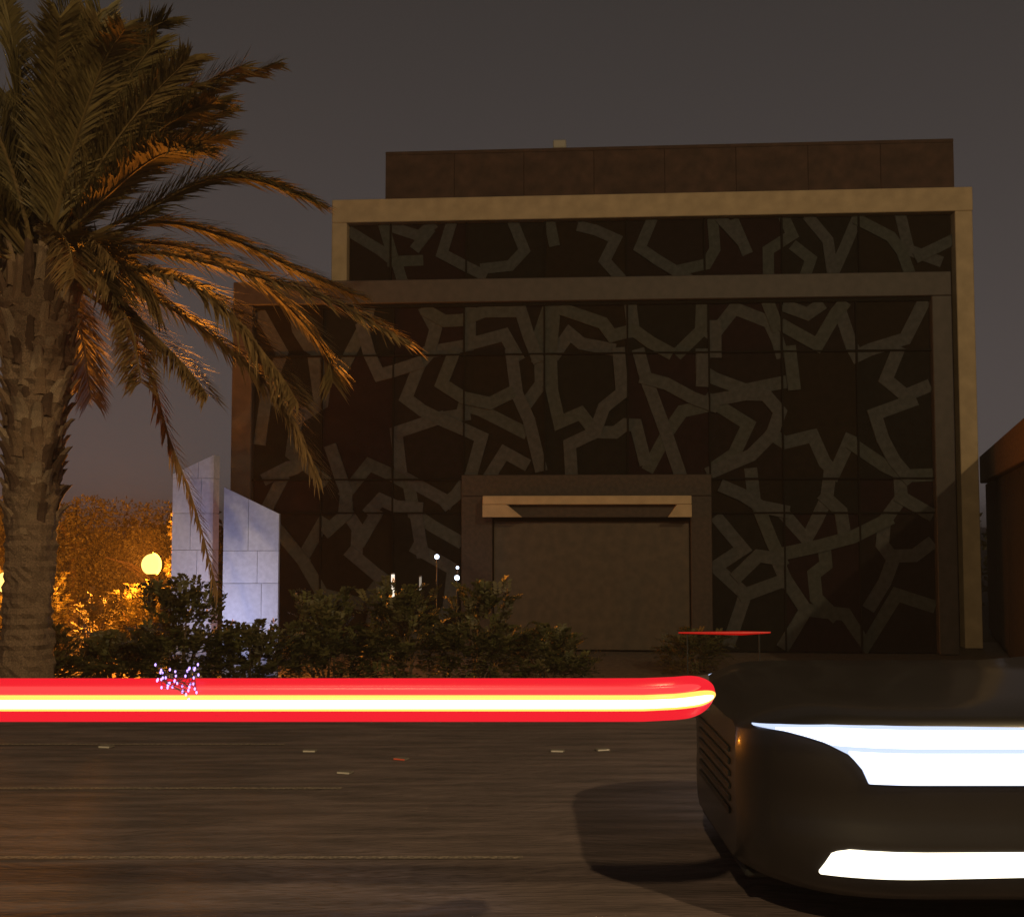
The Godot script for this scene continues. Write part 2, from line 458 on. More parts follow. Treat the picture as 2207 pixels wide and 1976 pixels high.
# ---------- showroom ----------
func strap(parent: Node, pts: Array, width: float, face: float, proud: float, m: Material) -> void:
	var left := []
	var right := []
	var n := pts.size()
	for i in n:
		var p: Vector2 = pts[i]
		var d1: Vector2 = (pts[i] - pts[i - 1]).normalized() if i > 0 else (pts[1] - pts[0]).normalized()
		var d2: Vector2 = (pts[i + 1] - pts[i]).normalized() if i < n - 1 else d1
		var t := (d1 + d2).normalized()
		if t.length() < 0.1:
			t = d2
		var nr := Vector2(-t.y, t.x)
		var k := 1.0 / maxf(absf(nr.dot(Vector2(-d2.y, d2.x))), 0.62)
		if i == 0:
			p -= d2 * width * 0.55
		elif i == n - 1:
			p += d1 * width * 0.55
		left.append(p + nr * width * 0.5 * k)
		right.append(p - nr * width * 0.5 * k)
	var st := begin()
	var rows := []
	for i in n:
		var l: Vector2 = left[i]
		var r: Vector2 = right[i]
		rows.append([Vector3(l.x, l.y + 0.5, face - 0.004), Vector3(l.x, l.y + 0.5, face + proud), Vector3(r.x, r.y + 0.5, face + proud), Vector3(r.x, r.y + 0.5, face - 0.004)])
	loft(st, rows, true)
	fan(st, rows[0])
	fan(st, rows[-1], true)
	commit(st, "lattice_strap", m, parent)

func make_showroom() -> void:
	var b := thing("showroom_building", "dark two-storey building with star lattice front, beige frame and flat roof", "building", Vector3(2.283, -0.5, -18.0), deg_to_rad(-4.0))
	var beige := mat(lin(0.50, 0.375, 0.235), 0.75, 0.0, grain(11, 0.02, 0.86, 1.0), 0.5)
	var taupe := mat(lin(0.062, 0.049, 0.045), 0.6, 0.0, grain(12, 0.03, 0.8, 1.0), 0.6)
	var brown := mat(lin(0.098, 0.050, 0.034), 0.85, 0.0, grain(13, 0.02, 0.62, 1.0, 5), 0.45)
	var door_brown := mat(lin(0.058, 0.036, 0.026), 0.7, 0.0, grain(14, 0.05, 0.7, 1.0), 0.8)
	var wall := mat(lin(0.13, 0.10, 0.075), 0.85, 0.0, grain(15, 0.05, 0.75, 1.0), 0.5)
	var fin := mat(lin(0.010, 0.009, 0.008), 0.95)
	fin.metallic_specular = 0.1
	var tan := mat(lin(0.085, 0.058, 0.036), 0.6, 0.0, grain(16, 0.03, 0.75, 1.0), 0.6)
	var glass := []
	for c in [[0.016, 0.011, 0.010], [0.018, 0.009, 0.010], [0.013, 0.012, 0.010], [0.017, 0.012, 0.008]]:
		var gm := mat(lin(c[0], c[1], c[2]), 0.85, 0.0, grain(20, 0.03, 0.8, 1.0), 0.7)
		gm.metallic_specular = 0.15
		glass.append(gm)
	var straps := []
	for c in [[0.062, 0.066, 0.066], [0.057, 0.063, 0.058], [0.066, 0.067, 0.069]]:
		straps.append(mat(lin(c[0], c[1], c[2]), 0.95, 0.0, grain(21, 0.04, 0.75, 1.0), 0.8))
	# volumes behind the front
	block(b, "rear_block", Vector3(-5.46, 0, -9.5), Vector3(5.40, 7.62, -1.26), wall)
	block(b, "front_block", Vector3(-6.9, 0, -5.0), Vector3(4.70, 6.02, -0.16), wall)
	# beige frame round the upper storey
	block(b, "frame_beam", Vector3(-5.52, 7.33, -1.25), Vector3(5.46, 7.74, -0.8), beige, 0.012)
	block(b, "frame_post", Vector3(-5.52, 6.03, -1.25), Vector3(-5.25, 7.328, -0.8), beige, 0.012)
	block(b, "frame_post", Vector3(5.16, 0, -1.25), Vector3(5.45, 7.328, -0.8), beige, 0.012)
	# recessed upper panels
	var xs := [-5.248, -4.5, -3.16, -1.77, -0.36, 0.98, 2.3, 3.6, 5.158]
	for i in xs.size() - 1:
		block(b, "upper_panel", Vector3(xs[i] + 0.008, 6.03 if i < 7 else 0.0, -1.24), Vector3(xs[i + 1] - 0.008, 7.326, -1.0), glass[i % 4], 0.006)
		if i > 0:
			block(b, "mullion", Vector3(xs[i] - 0.014, 6.04, -1.1), Vector3(xs[i] + 0.014, 7.326, -0.94), fin)
	for i in UPPER_STRAPS.size():
		strap(b, UPPER_STRAPS[i], 0.19, -1.0, 0.008 + (i * 7 % 13) * 0.003, straps[i % 3])
	# penthouse set back on the roof
	var ph := block(b, "penthouse", Vector3(-4.72, 7.62, -7.5), Vector3(5.42, 8.78, -1.62), brown)
	for i in 8:
		block(ph, "cladding_panel", Vector3(-4.72 + i * 1.2675 + 0.002, 7.64, -1.615), Vector3(-4.72 + (i + 1) * 1.2675 - 0.002, 8.78, -1.58), brown, 0.008)
	block(ph, "coping", Vector3(-4.72, 8.782, -7.5), Vector3(5.42, 8.845, -1.579), brown, 0.006)
	# front box: taupe frame
	block(b, "front_beam", Vector3(-6.96, 5.70, -0.3), Vector3(4.77, 6.09, 0.14), taupe, 0.012)
	block(b, "front_post", Vector3(-6.96, 0, -0.3), Vector3(-6.62, 5.698, 0.14), taupe, 0.012)
	block(b, "front_post", Vector3(4.46, 0, -0.3), Vector3(4.77, 5.698, 0.14), taupe, 0.012)
	var us := [-6.62, -5.46, -4.26, -3.08, -1.75, -0.39, 0.93, 2.10, 3.29, 4.46]
	var vs := [0.0, 2.23, 2.78, 4.84, 5.698]
	for i in us.size() - 1:
		for j in vs.size() - 1:
			if j < 2 and i >= 3 and i <= 5:
				continue
			block(b, "facade_panel", Vector3(us[i] + 0.008, vs[j] + 0.008, -0.14), Vector3(us[i + 1] - 0.008, vs[j + 1] - 0.008, 0.0), glass[(i * 3 + j) % 4], 0.006)
	for i in range(1, us.size() - 1):
		block(b, "mullion", Vector3(us[i] - 0.013, 2.86 if i in [3, 4, 5, 6] else 0.02, -0.1), Vector3(us[i] + 0.013, 5.69, 0.06), fin)
	for j in [1, 2, 3]:
		for s in ([[us[0], us[3]], [us[6], us[9]]] if j < 3 else [[us[0], us[9]]]):
			block(b, "transom", Vector3(s[0], vs[j] - 0.013, -0.1), Vector3(s[1], vs[j] + 0.013, 0.063), fin)
	block(b, "transom", Vector3(us[0], 5.64, -0.1), Vector3(us[9], 5.697, 0.063), fin)
	for i in LOWER_STRAPS.size():
		strap(b, LOWER_STRAPS[i], 0.205, 0.0, 0.006 + (i * 7 % 17) * 0.0028, straps[i % 3])
	# entrance
	block(b, "door_surround", Vector3(-3.11, 2.503, -0.1), Vector3(0.94, 2.85, 0.12), door_brown, 0.01)
	block(b, "door_surround", Vector3(-3.11, 0, -0.1), Vector3(-2.6, 2.50, 0.12), door_brown, 0.01)
	block(b, "door_surround", Vector3(0.60, 0, -0.1), Vector3(0.94, 2.50, 0.12), door_brown, 0.01)
	var canopy := block(b, "entrance_canopy", Vector3(-2.73, 2.36, -0.05), Vector3(0.59, 2.50, 0.45), beige, 0.01)
	for e in [[-2.73, -2.34, -2.10], [0.59, 0.36, 0.22]]:
		var rows := []
		for z in [0.45, 0.125]:
			var ring := [Vector3(e[0], 2.357, z), Vector3(e[1], 2.357, z), Vector3(e[2], 2.16, z), Vector3(e[0], 2.16, z)]
			rows.append(ring)
		var stc := begin()
		loft(stc, rows, true)
		fan(stc, rows[0])
		fan(stc, rows[1], true)
		commit(stc, "canopy_end", beige, canopy)
	block(canopy, "canopy_recess", Vector3(-2.30, 2.16, 0.13), Vector3(0.34, 2.356, 0.30), door_brown)
	block(b, "door", Vector3(-2.586, 0.02, -0.1), Vector3(0.586, 2.09, 0.02), tan, 0.006)
	block(b, "door_lintel", Vector3(-2.598, 2.093, -0.1), Vector3(0.598, 2.155, 0.10), fin)
	# little unit on the roof
	var roof_box := thing("roof_unit", "small pale box on the roof edge of the dark building", "roof unit", Vector3(2.283, -0.5, -18.0), deg_to_rad(-4.0))
	var pale := mat(lin(0.4, 0.37, 0.32), 0.6)
	block(roof_box, "housing", Vector3(-1.66, 8.9, -2.05), Vector3(-1.42, 9.06, -1.75), pale, 0.02)
	block(roof_box, "foot", Vector3(-1.62, 8.862, -1.95), Vector3(-1.58, 8.899, -1.85), pale)
	block(roof_box, "foot", Vector3(-1.5, 8.862, -1.95), Vector3(-1.46, 8.899, -1.85), pale)

func make_neighbour() -> void:
	var from := Vector3(5.24, -0.5, -10.67)
	var to := Vector3(8.87, -0.5, -20.96)
	var d := to - from
	var b := thing("side_building", "low brown flat-roofed building at the right edge with a deep fascia", "building", from, atan2(-d.z, d.x))
	var fascia := mat(lin(0.24, 0.15, 0.08), 0.8, 0.0, grain(31, 0.05, 0.7, 1.0), 0.8)
	var wall := mat(lin(0.07, 0.048, 0.034), 0.9, 0.0, grain(32, 0.05, 0.6, 1.0), 0.7)
	var n := d.length()
	block(b, "wall", Vector3(0, 0, 0.12), Vector3(n, 2.82, 6.0), wall)
	block(b, "fascia", Vector3(-0.1, 2.82, 0.0), Vector3(n + 0.1, 3.335, 6.1), fascia, 0.015)
	for i in 5:
		block(b, "wall_panel", Vector3(i * n / 5 + 0.02, 0.1, 0.085), Vector3((i + 1) * n / 5 - 0.02, 2.8, 0.118), wall, 0.01)

# ---------- lit slabs ----------
func make_slabs() -> void:
	var pale := []
	for i in 4:
		var k := 0.92 + 0.04 * i
		pale.append(mat(lin(0.62 * k, 0.62 * k, 0.66 * k), 0.65, 0.0, grain(40 + i, 0.03, 0.9, 1.0), 1.6))
	var core := mat(lin(0.35, 0.35, 0.37), 0.8)
	# [x0, x1, z, depth, turn, top at x0, top at x1, label]
	for s in [[0.0, 0.50, 0.22, 2.57, 2.80, Vector3(-4.09, -0.42, -13.35), -4.0, "taller pale stone slab, lit blue-white, nearer the palm"], [0.0, 0.64, 0.10, 2.40, 2.09, Vector3(-3.38, -0.42, -13.0), 3.0, "shorter pale stone slab with top sloping down to the building"]]:
		var t := thing("stone_slab", s[7], "monument", s[5], deg_to_rad(s[6]), "pair of lit slabs")
		var w: float = s[1]
		var dep: float = s[2]
		var st := begin()
		var rows := []
		for z in [-0.012, -dep + 0.012]:
			rows.append([Vector3(0.01, 0, z), Vector3(0.01, s[3] - 0.012, z), Vector3(w - 0.01, s[4] - 0.012, z), Vector3(w - 0.01, 0, z)])
		loft(st, rows, true)
		fan(st, rows[0])
		fan(st, rows[1], true)
		commit(st, "core", core, t)
		var y := 0.0
		var i := 0
		while y < maxf(s[3], s[4]):
			var h: float = [0.42, 0.40, 0.46, 0.38, 0.44][i % 5]
			var y2: float = y + h
			var top_cut: bool = y2 > minf(s[3], s[4])
			if top_cut:
				y2 = 99.0
			# front panels split at one upright joint, wall panels at both sides
			var cuts := [0.0, w * [0.62, 0.45, 0.7][i % 3], w]
			for c in 2:
				var x0: float = cuts[c] + (0.003 if c else 0.0)
				var x1: float = cuts[c + 1] - (0.003 if c == 0 else 0.0)
				var ta := minf(y2 - 0.006, lerpf(s[3], s[4], x0 / w))
				var tb := minf(y2 - 0.006, lerpf(s[3], s[4], x1 / w))
				st = begin()
				var pr := [Vector3(x0, y, 0.0), Vector3(x0, ta, 0.0), Vector3(x1, tb, 0.0), Vector3(x1, y, 0.0)]
				var back := []
				for p in pr:
					back.append(p + Vector3(0, 0, -0.02))
				loft(st, [pr, back], true)
				fan(st, pr)
				commit(st, "panel", pale[(i * 2 + c) % 4], t)
			for e in [[w - 0.012, w, s[4]], [0.0, 0.012, s[3]]]:
				block(t, "side_panel", Vector3(e[0], y, -dep), Vector3(e[1], minf(y2 - 0.006, e[2]), -0.021), pale[(i + 1) % 4])
			y += h
			i += 1
			if top_cut:
				break
	# the floodlights in the bed that light them
	for f in [[Vector3(-3.2, -0.42, -11.9), Vector3(-3.75, 1.2, -13.3), "small black floodlight in the bed aimed at the taller slab"], [Vector3(-2.35, -0.42, -11.7), Vector3(-3.1, 1.0, -13.0), "small black floodlight in the bed aimed at the shorter slab"]]:
		var t := thing("floodlight", f[2], "floodlight", f[0], 0.0, "floodlights before the slabs")
		var black := mat(lin(0.02, 0.02, 0.02), 0.5)
		var st := begin()
		tube(st, [Vector3.ZERO, Vector3(0, 0.14, 0)], [0.02, 0.02])
		commit(st, "stake", black, t)
		var head := Node3D.new()
		head.name = "head"
		t.add_child(head)
		head.position = Vector3(0, 0.19, 0)
		head.look_at_from_position(head.global_position, f[1])
		block(head, "case", Vector3(-0.09, -0.06, -0.03), Vector3(0.09, 0.06, 0.03), black, 0.01)
		block(head, "lens", Vector3(-0.075, -0.045, -0.034), Vector3(0.075, 0.045, -0.031), glow(Color(0.75, 0.82, 1.0), 1.5))
		var l := SpotLight3D.new()
		l.name = "beam"
		l.light_color = Color(0.76, 0.79, 1.0)
		l.light_energy = 1.7
		l.light_size = 0.06
		l.spot_angle = 48.0
		l.spot_range = 20.0
		l.spot_attenuation = 2.0
		l.shadow_enabled = true
		head.add_child(l)
		l.position = Vector3(0, 0, -0.05)

# ---------- palm ----------
func frond(parent: Node, pts: Array, length: float, dry: float, count: int, m: Material) -> void:
	var c := Curve3D.new()
	for i in pts.size():
		var a: Vector3 = pts[maxi(i - 1, 0)]
		var b: Vector3 = pts[mini(i + 1, pts.size() - 1)]
		var t := (b - a) / 6.0
		c.add_point(pts[i], -t, t)
	var total := c.get_baked_length()
	var st := begin()
	var stem := []
	var radii := []
	var green := Color(0.115, 0.092, 0.032).lerp(Color(0.27, 0.15, 0.06), dry)
	st.set_color(green.lerp(Color(0.2, 0.13, 0.05), 0.6))
	for i in 15:
		var k := i / 14.0
		stem.append(c.sample_baked(total * k))
		radii.append(lerpf(0.028, 0.005, pow(k, 0.6)))
	tube(st, stem, radii, 5)
	for i in count:
		var k := lerpf(0.14, 1.0, (i + rng.randf() * 0.8) / count)
		var p := c.sample_baked(total * k)
		var q := c.sample_baked(minf(total * k + 0.05, total))
		var o := c.sample_baked(maxf(total * k - 0.05, 0.0))
		var t := (q - o).normalized()
		var side := t.cross(Vector3.UP)
		if side.length() < 0.15:
			side = t.cross(Vector3.RIGHT)
		side = side.normalized()
		var up := side.cross(t).normalized()
		var ll := length * (0.35 + 0.65 * sin(PI * clampf(0.12 + k * 0.78, 0, 1))) * rng.randf_range(0.8, 1.15)
		for s in [-1.0, 1.0]:
			var dir: Vector3 = (t * rng.randf_range(0.75, 1.05) + side * s * rng.randf_range(0.45, 0.75) + up * rng.randf_range(-0.05, 0.45)).normalized()
			var wid: Vector3 = dir.cross(up + side * s * 0.5).normalized() * rng.randf_range(0.008, 0.014)
			var droop := Vector3(0, -1, 0) * ll * rng.randf_range(0.05, 0.28 + dry * 0.25)
			var m1: Vector3 = p + dir * ll * 0.5 + droop * 0.2
			var e: Vector3 = p + dir * ll + droop
			var shade := rng.randf_range(0.65, 1.35)
			st.set_color(Color(green.r * shade, green.g * shade, green.b * shade))
			tri(st, p - wid * 0.5, p + wid * 0.5, m1 + wid)
			tri(st, p - wid * 0.5, m1 + wid, m1 - wid)
			tri(st, m1 - wid, m1 + wid, e)
	commit(st, "frond", m, parent)

func make_palm() -> void:
	var base := Vector3(-4.57, -0.1, -10.5)
	var palm := thing("date_palm", "date palm with rough scaly trunk and wide drooping fronds at the left", "palm tree", base)
	var bark := mat(lin(0.36, 0.235, 0.15), 0.95, 0.0, grain(51, 0.09, 0.45, 1.0), 2.2)
	var st := begin()
	var prof := [[0.0, 0.30], [0.25, 0.235], [0.75, 0.205], [1.3, 0.21], [1.84, 0.225], [2.56, 0.245], [3.2, 0.30], [3.77, 0.34], [4.1, 0.25], [4.3, 0.12]]
	var rows := []
	for i in 90:
		var h := i * 4.3 / 89.0
		var r := 0.2
		for j in prof.size() - 1:
			if h >= prof[j][0] and h <= prof[j + 1][0]:
				r = lerpf(prof[j][1], prof[j + 1][1], (h - prof[j][0]) / (prof[j + 1][0] - prof[j][0]))
		r += 0.016 * absf(sin(h * 14.0 + 0.4 * sin(h * 5.0))) + 0.008 * sin(h * 61.0 + 1.0)
		var ring := []
		for k in 24:
			var a := TAU * k / 24
			var rr := r + 0.014 * sin(a * 5 + h * 7.0) + rng.randf_range(-0.014, 0.014)
			ring.append(Vector3(cos(a) * rr + 0.05 * h / 4.0, h, sin(a) * rr))
		rows.append(ring)
	loft(st, rows, true)
	commit(st, "trunk", bark, palm)
	# leaf bases: wedge-shaped stubs of cut fronds
	var tones := []
	for c in [[0.34, 0.215, 0.13], [0.44, 0.30, 0.19], [0.16, 0.09, 0.055], [0.50, 0.36, 0.24]]:
		tones.append(mat(lin(c[0], c[1], c[2]), 0.95, 0.0, grain(52, 0.12, 0.5, 1.0), 3.0))
	var shapes := []
	for v in 8:
		st = begin()
		var w := rng.randf_range(0.055, 0.085)
		var h := rng.randf_range(0.16, 0.24)
		var sec := []
		for k in 4:
			var f := k / 3.0
			var ww := w * (1.0 - 0.45 * f) * rng.randf_range(0.85, 1.1)
			var th := 0.05 * (1.0 - 0.4 * f)
			var out := 0.02 + 0.09 * f * f
			sec.append([Vector3(-ww, h * f, out - th), Vector3(-ww * 0.7, h * f, out), Vector3(0, h * f + 0.01, out + 0.018), Vector3(ww * 0.7, h * f, out), Vector3(ww, h * f, out - th)])
		loft(st, sec)
		fan(st, sec[3])
		st.generate_normals()
		var me := st.commit()
		me.surface_set_material(0, tones[v % 4])
		shapes.append(me)
	var y := 1.55
	var i := 0
	while y < 3.95:
		var a := i * 2.39996
		var r := lerpf(0.215, 0.33, clampf((y - 1.8) / 1.9, 0, 1))
		var o := MeshInstance3D.new()
		o.name = "leaf_base"
		o.mesh = shapes[rng.randi() % 8]
		palm.add_child(o, true)
		o.position = Vector3(sin(a) * (r - 0.02) + 0.05 * y / 4.0, y, cos(a) * (r - 0.02))
		o.rotation = Vector3(rng.randf_range(-0.15, 0.1), a, rng.randf_range(-0.2, 0.2))
		var s := rng.randf_range(0.8, 1.2)
		o.scale = Vector3(s, s * (1.0 if y < 3.0 else lerpf(1.0, 2.6, (y - 3.0) / 0.9)), s)
		y += 0.0155
		i += 1
	var m := leafy(0.25)
	var heart := Vector3(0.07, 4.15, 0)
	for f in FRONDS.size():
		var pts := []
		for p in FRONDS[f]:
			pts.append(p + heart)
		var dry: float = [0.1, 0.15, 0.45, 0.65, 0.5, 0.9, 0.05, 0.2, 0.1, 0.1, 0.6, 0.1, 0.3, 0.5, 0.2, 0.1][f]
		var ll: float = 0.22 if f == 5 else (0.40 if f in [3, 4, 10] else 0.46)
		frond(palm, pts, ll, dry, 250 if f != 5 else 110, m)
	# the rest of the crown: upright fronds and those towards the left, behind and in front
	# drooping fronds in front of the top of the trunk
	for f in 7:
		var az := rng.randf_range(0.15, 2.9)
		var flat := Vector3(cos(az), 0, sin(az))
		var pts := []
		var p: Vector3 = heart + flat * 0.2 + Vector3(0, -0.05, 0)
		var e := rng.randf_range(0.1, 0.5)
		for k in 5:
			pts.append(p)
			p += (flat * cos(e) + Vector3.UP * sin(e)) * rng.randf_range(0.22, 0.42)
			e -= rng.randf_range(0.3, 0.5)
		frond(palm, pts, 0.42, rng.randf_range(0.3, 0.75), 150, m)
	# a fan of fronds rising towards the right
	for f in 14:
		var flat := Vector3(rng.randf_range(0.6, 1.0), 0, rng.randf_range(-0.9, 0.9)).normalized()
		var e := rng.randf_range(0.85, 1.45)
		var p: Vector3 = heart + flat * 0.1 + Vector3(0, 0.1, 0)
		var pts := []
		for k in 6:
			pts.append(p)
			p += (flat * cos(e) + Vector3.UP * sin(e)) * rng.randf_range(0.36, 0.5)
			e -= rng.randf_range(0.05, 0.18)
		frond(palm, pts, 0.5, rng.randf_range(0.0, 0.3), 200, m)
	for f in 64:
		var el := rng.randf_range(0.35, 1.35)
		var az := rng.randf_range(1.9, 5.6) if f % 3 else rng.randf_range(0.0, TAU)
		if cos(az) > 0.3:
			el = rng.randf_range(0.95, 1.4)
		if f >= 52:
			az = rng.randf_range(2.3, 4.6)
			el = rng.randf_range(-0.5, 0.3)
		var n := rng.randf_range(2.0, 2.75)
		var flat := Vector3(cos(az), 0, sin(az))
		var pts := [heart + flat * 0.12]
		var p: Vector3 = pts[0]
		var e := el
		for k in 5:
			p += (flat * cos(e) + Vector3.UP * sin(e)) * n / 5.0
			pts.append(p)
			e -= rng.randf_range(0.08, 0.24) * (1.0 + k * 0.15)
		frond(palm, pts, 0.50, rng.randf_range(0.0, 0.25) if f < 52 else rng.randf_range(0.2, 0.6), 190, m)

# ---------- shrubs and trees ----------
func leaf(st: SurfaceTool, p: Vector3, dir: Vector3, up: Vector3, size: float) -> void:
	var side := dir.cross(up).normalized() * size * 0.26
	var mid := p + dir * size * 0.45 + up * size * 0.06
	var tip := p + dir * size
	tri(st, p, mid - side, tip)
	tri(st, p, tip, mid + side)

func ball_point() -> Vector3:
	while true:
		var v := Vector3(rng.randf_range(-1, 1), rng.randf_range(-1, 1), rng.randf_range(-1, 1))
		if v.length() < 1.0:
			return v
	return Vector3.ZERO

# a shrub of sprigs with paired leaflets
func shrub(called: String, label: String, at: Vector3, r: Vector3, sprigs: int, size: float, tone: Color, m: Material, bark: Material, group: String) -> void:
	var t := thing(called, label, "shrub", at, 0.0, group)
	var st := begin()
	for k in 7:
		var e := Vector3(rng.randf_range(-0.6, 0.6) * r.x, r.y * rng.randf_range(0.9, 1.6), rng.randf_range(-0.6, 0.6) * r.z)
		tube(st, [Vector3(rng.randf_range(-0.1, 0.1), -0.05, rng.randf_range(-0.1, 0.1)), e * 0.5 + Vector3(0, 0.05, 0), e], [0.018, 0.012, 0.006], 5)
	commit(st, "stem", bark, t)
	st = begin()
	for s in sprigs:
		var v := ball_point()
		v = v.normalized() * pow(v.length(), 0.5)
		if v.y < -0.75:
			v.y = -v.y
		var lump := 0.82 + 0.18 * sin(v.x * 7.0 + at.x * 5.0) * cos(v.z * 6.0 + at.x) + 0.12 * sin(v.y * 9.0 + at.z)
		var p := Vector3(v.x * r.x, r.y + v.y * r.y, v.z * r.z) * Vector3(lump, 1.0 if v.y < 0 else lump, lump)
		var dir := (v * 0.8 + Vector3(0, 0.45, 0) + ball_point() * 0.7).normalized()
		var side := dir.cross(Vector3.UP).normalized()
		if side.length() < 0.5:
			side = Vector3.RIGHT
		var up := side.cross(dir).normalized()
		var shade := rng.randf_range(0.6, 1.4)
		var c := Color(tone.r * shade, tone.g * shade * rng.randf_range(0.9, 1.1), tone.b * shade)
		var n := rng.randi_range(4, 7)
		for k in n:
			var q := p + dir * size * 0.62 * k - Vector3(0, 1, 0) * size * 0.05 * k * k
			for sg in [-1.0, 1.0]:
				st.set_color(c * rng.randf_range(0.85, 1.15))
				leaf(st, q, (side * sg * 0.85 + dir * 0.5 + up * rng.randf_range(-0.2, 0.3)).normalized(), up, size * rng.randf_range(0.85, 1.15))
	var o := commit(st, "foliage", m, t)
	o.set_meta("kind", "stuff")

# a small tree: trunk with limbs, crown of many leaves in lumps
func tree(label: String, at: Vector3, height: float, r: Vector3, leaves: int, tone: Color, m: Material, bark: Material) -> void:
	var t := thing("garden_tree", label, "tree", at, 0.0, "trees round the garden lamps")
	var st := begin()
	tube(st, [Vector3(0, -0.05, 0), Vector3(0.04, height * 0.25, 0.03), Vector3(-0.02, height * 0.55, 0), Vector3(0.05, height * 0.85, 0)], [0.11, 0.085, 0.06, 0.02], 8)
	for k in 6:
		var a := TAU * k / 6.0 + rng.randf()
		var s := Vector3(0, height * rng.randf_range(0.3, 0.55), 0)
		var e := s + Vector3(cos(a) * r.x * 0.7, height * rng.randf_range(0.15, 0.35), sin(a) * r.z * 0.7)
		tube(st, [s, (s + e) * 0.5 + Vector3(0, 0.08, 0), e], [0.045, 0.03, 0.01], 6)
	commit(st, "trunk", bark, t)
	st = begin()
	var lumps := []
	for k in 26:
		var v := ball_point()
		v = v.normalized() * rng.randf_range(0.35, 0.85)
		lumps.append([Vector3(v.x * r.x, height - r.y + v.y * r.y, v.z * r.z), rng.randf_range(0.22, 0.42) * minf(r.x, r.y), rng.randf_range(0.7, 1.3)])
	for k in leaves:
		var lu: Array = lumps[rng.randi() % lumps.size()]
		var v := ball_point()
		v = v.normalized() * pow(v.length(), 0.4)
		var p: Vector3 = lu[0] + v * lu[1] * Vector3(1.25, 0.9, 1.25)
		var dir := (v + ball_point() * 0.9 + Vector3(0, -0.15, 0)).normalized()
		var up := dir.cross(ball_point().normalized()).normalized()
		var shade: float = lu[2] * rng.randf_range(0.7, 1.3)
		st.set_color(Color(tone.r * shade, tone.g * shade, tone.b * shade))
		leaf(st, p, dir, up, rng.randf_range(0.05, 0.085))
	var o := commit(st, "crown", m, t)
	o.set_meta("kind", "stuff")

func make_shrubs() -> void:
	var m := leafy(0.3)
	var bark := mat(lin(0.12, 0.08, 0.05), 0.9)
	var green := Color(0.085, 0.074, 0.025)
	var g := "shrubs along the planting bed"
	for s in [
		["leafy shrub at the foot of the palm trunk", Vector3(-4.75, -0.15, -11.0), Vector3(0.75, 0.33, 0.5), 437],
		["shrub in front of the glowing garden lamp, left of the slabs", Vector3(-3.95, -0.2, -11.2), Vector3(0.62, 0.31, 0.5), 437],
		["tallest dark shrub reaching up in front of the two pale slabs", Vector3(-3.25, -0.2, -11.0), Vector3(0.55, 0.60, 0.5), 494],
		["shrub at the right foot of the shorter pale slab", Vector3(-2.62, -0.25, -11.1), Vector3(0.5, 0.40, 0.45), 323],
		["low shrub right of the slabs, before the dark glass", Vector3(-1.95, -0.25, -11.6), Vector3(0.55, 0.52, 0.5), 437],
		["rounded shrub below the two upright white light tubes", Vector3(-1.15, -0.25, -11.7), Vector3(0.55, 0.55, 0.5), 456],
		["shrub left of the tan entrance doors", Vector3(-0.35, -0.25, -11.8), Vector3(0.55, 0.56, 0.5), 437],
		["dim low shrub before the tan entrance doors", Vector3(0.42, -0.3, -12.0), Vector3(0.5, 0.34, 0.5), 300],
		["small dark shrub behind the thin red bar", Vector3(2.5, -0.5, -15.5), Vector3(0.5, 0.30, 0.4), 247]]:
		shrub("leafy_shrub", s[0], s[1], s[2], s[3], 0.062, green, m, bark, g)
	var t := green
	tree("rounded tree right of the palm trunk against the night sky", Vector3(-8.45, -0.5, -21.4), 2.95, Vector3(1.2, 1.4, 0.9), 10000, t, m, bark)
	tree("low tree above the brightest garden lamp", Vector3(-6.75, -0.5, -21.0), 2.4, Vector3(1.45, 1.15, 0.8), 11000, t, m, bark)
	tree("tree mostly hidden behind the palm trunk", Vector3(-9.7, -0.5, -21.3), 2.75, Vector3(1.2, 1.35, 0.9), 9000, t, m, bark)
	tree("tree at the left edge beyond the palm", Vector3(-11.1, -0.5, -21.3), 2.8, Vector3(1.2, 1.35, 0.9), 3800, t, m, bark)
	var st := begin()
	for k in 16000:
		var x := rng.randf_range(-34.0, -3.0) if k % 5 else rng.randf_range(8.0, 26.0)
		var top := 2.15 + 0.35 * sin(x * 1.3) + 0.25 * sin(x * 3.7 + 1.0)
		var v := ball_point()
		st.set_color(t * rng.randf_range(0.6, 1.3))
		leaf(st, Vector3(x, rng.randf_range(0.0, 1.0) * top - 0.5, -29.0 + rng.randf_range(-0.8, 0.8)), v.normalized(), v.cross(Vector3.UP).normalized(), rng.randf_range(0.16, 0.26))
	var far := commit(st, "far_hedge", m)
	far.set_meta("kind", "stuff")
	tag(far, "dark hedge far behind the palm and the building", "hedge")
	tree("small dark tree added behind the taller pale slab to screen the garden lamp", Vector3(-4.98, -0.5, -17.2), 2.7, Vector3(0.42, 1.25, 0.5), 7500, t, m, bark)  # added tree that keeps lamp glow off the building front
	var hedge := "shrubs round the garden lamps"
	shrub("leafy_shrub", "shrub glowing under the brightest garden lamp", Vector3(-5.5, -0.5, -16.78), Vector3(0.66, 0.60, 0.30), 800, 0.05, t, m, bark, hedge)
	shrub("leafy_shrub", "lit shrub just right of the palm trunk", Vector3(-6.95, -0.5, -16.75), Vector3(0.32, 0.72, 0.3), 460, 0.05, t, m, bark, hedge)
	shrub("leafy_shrub", "dark upright shrub between the two glowing patches", Vector3(-5.75, -0.5, -15.3), Vector3(0.30, 0.62, 0.3), 300, 0.05, t, m, bark, hedge)
	shrub("leafy_shrub", "lit shrub at the left edge behind the palm trunk", Vector3(-7.95, -0.5, -17.2), Vector3(0.4, 0.72, 0.4), 330, 0.05, t, m, bark, hedge)

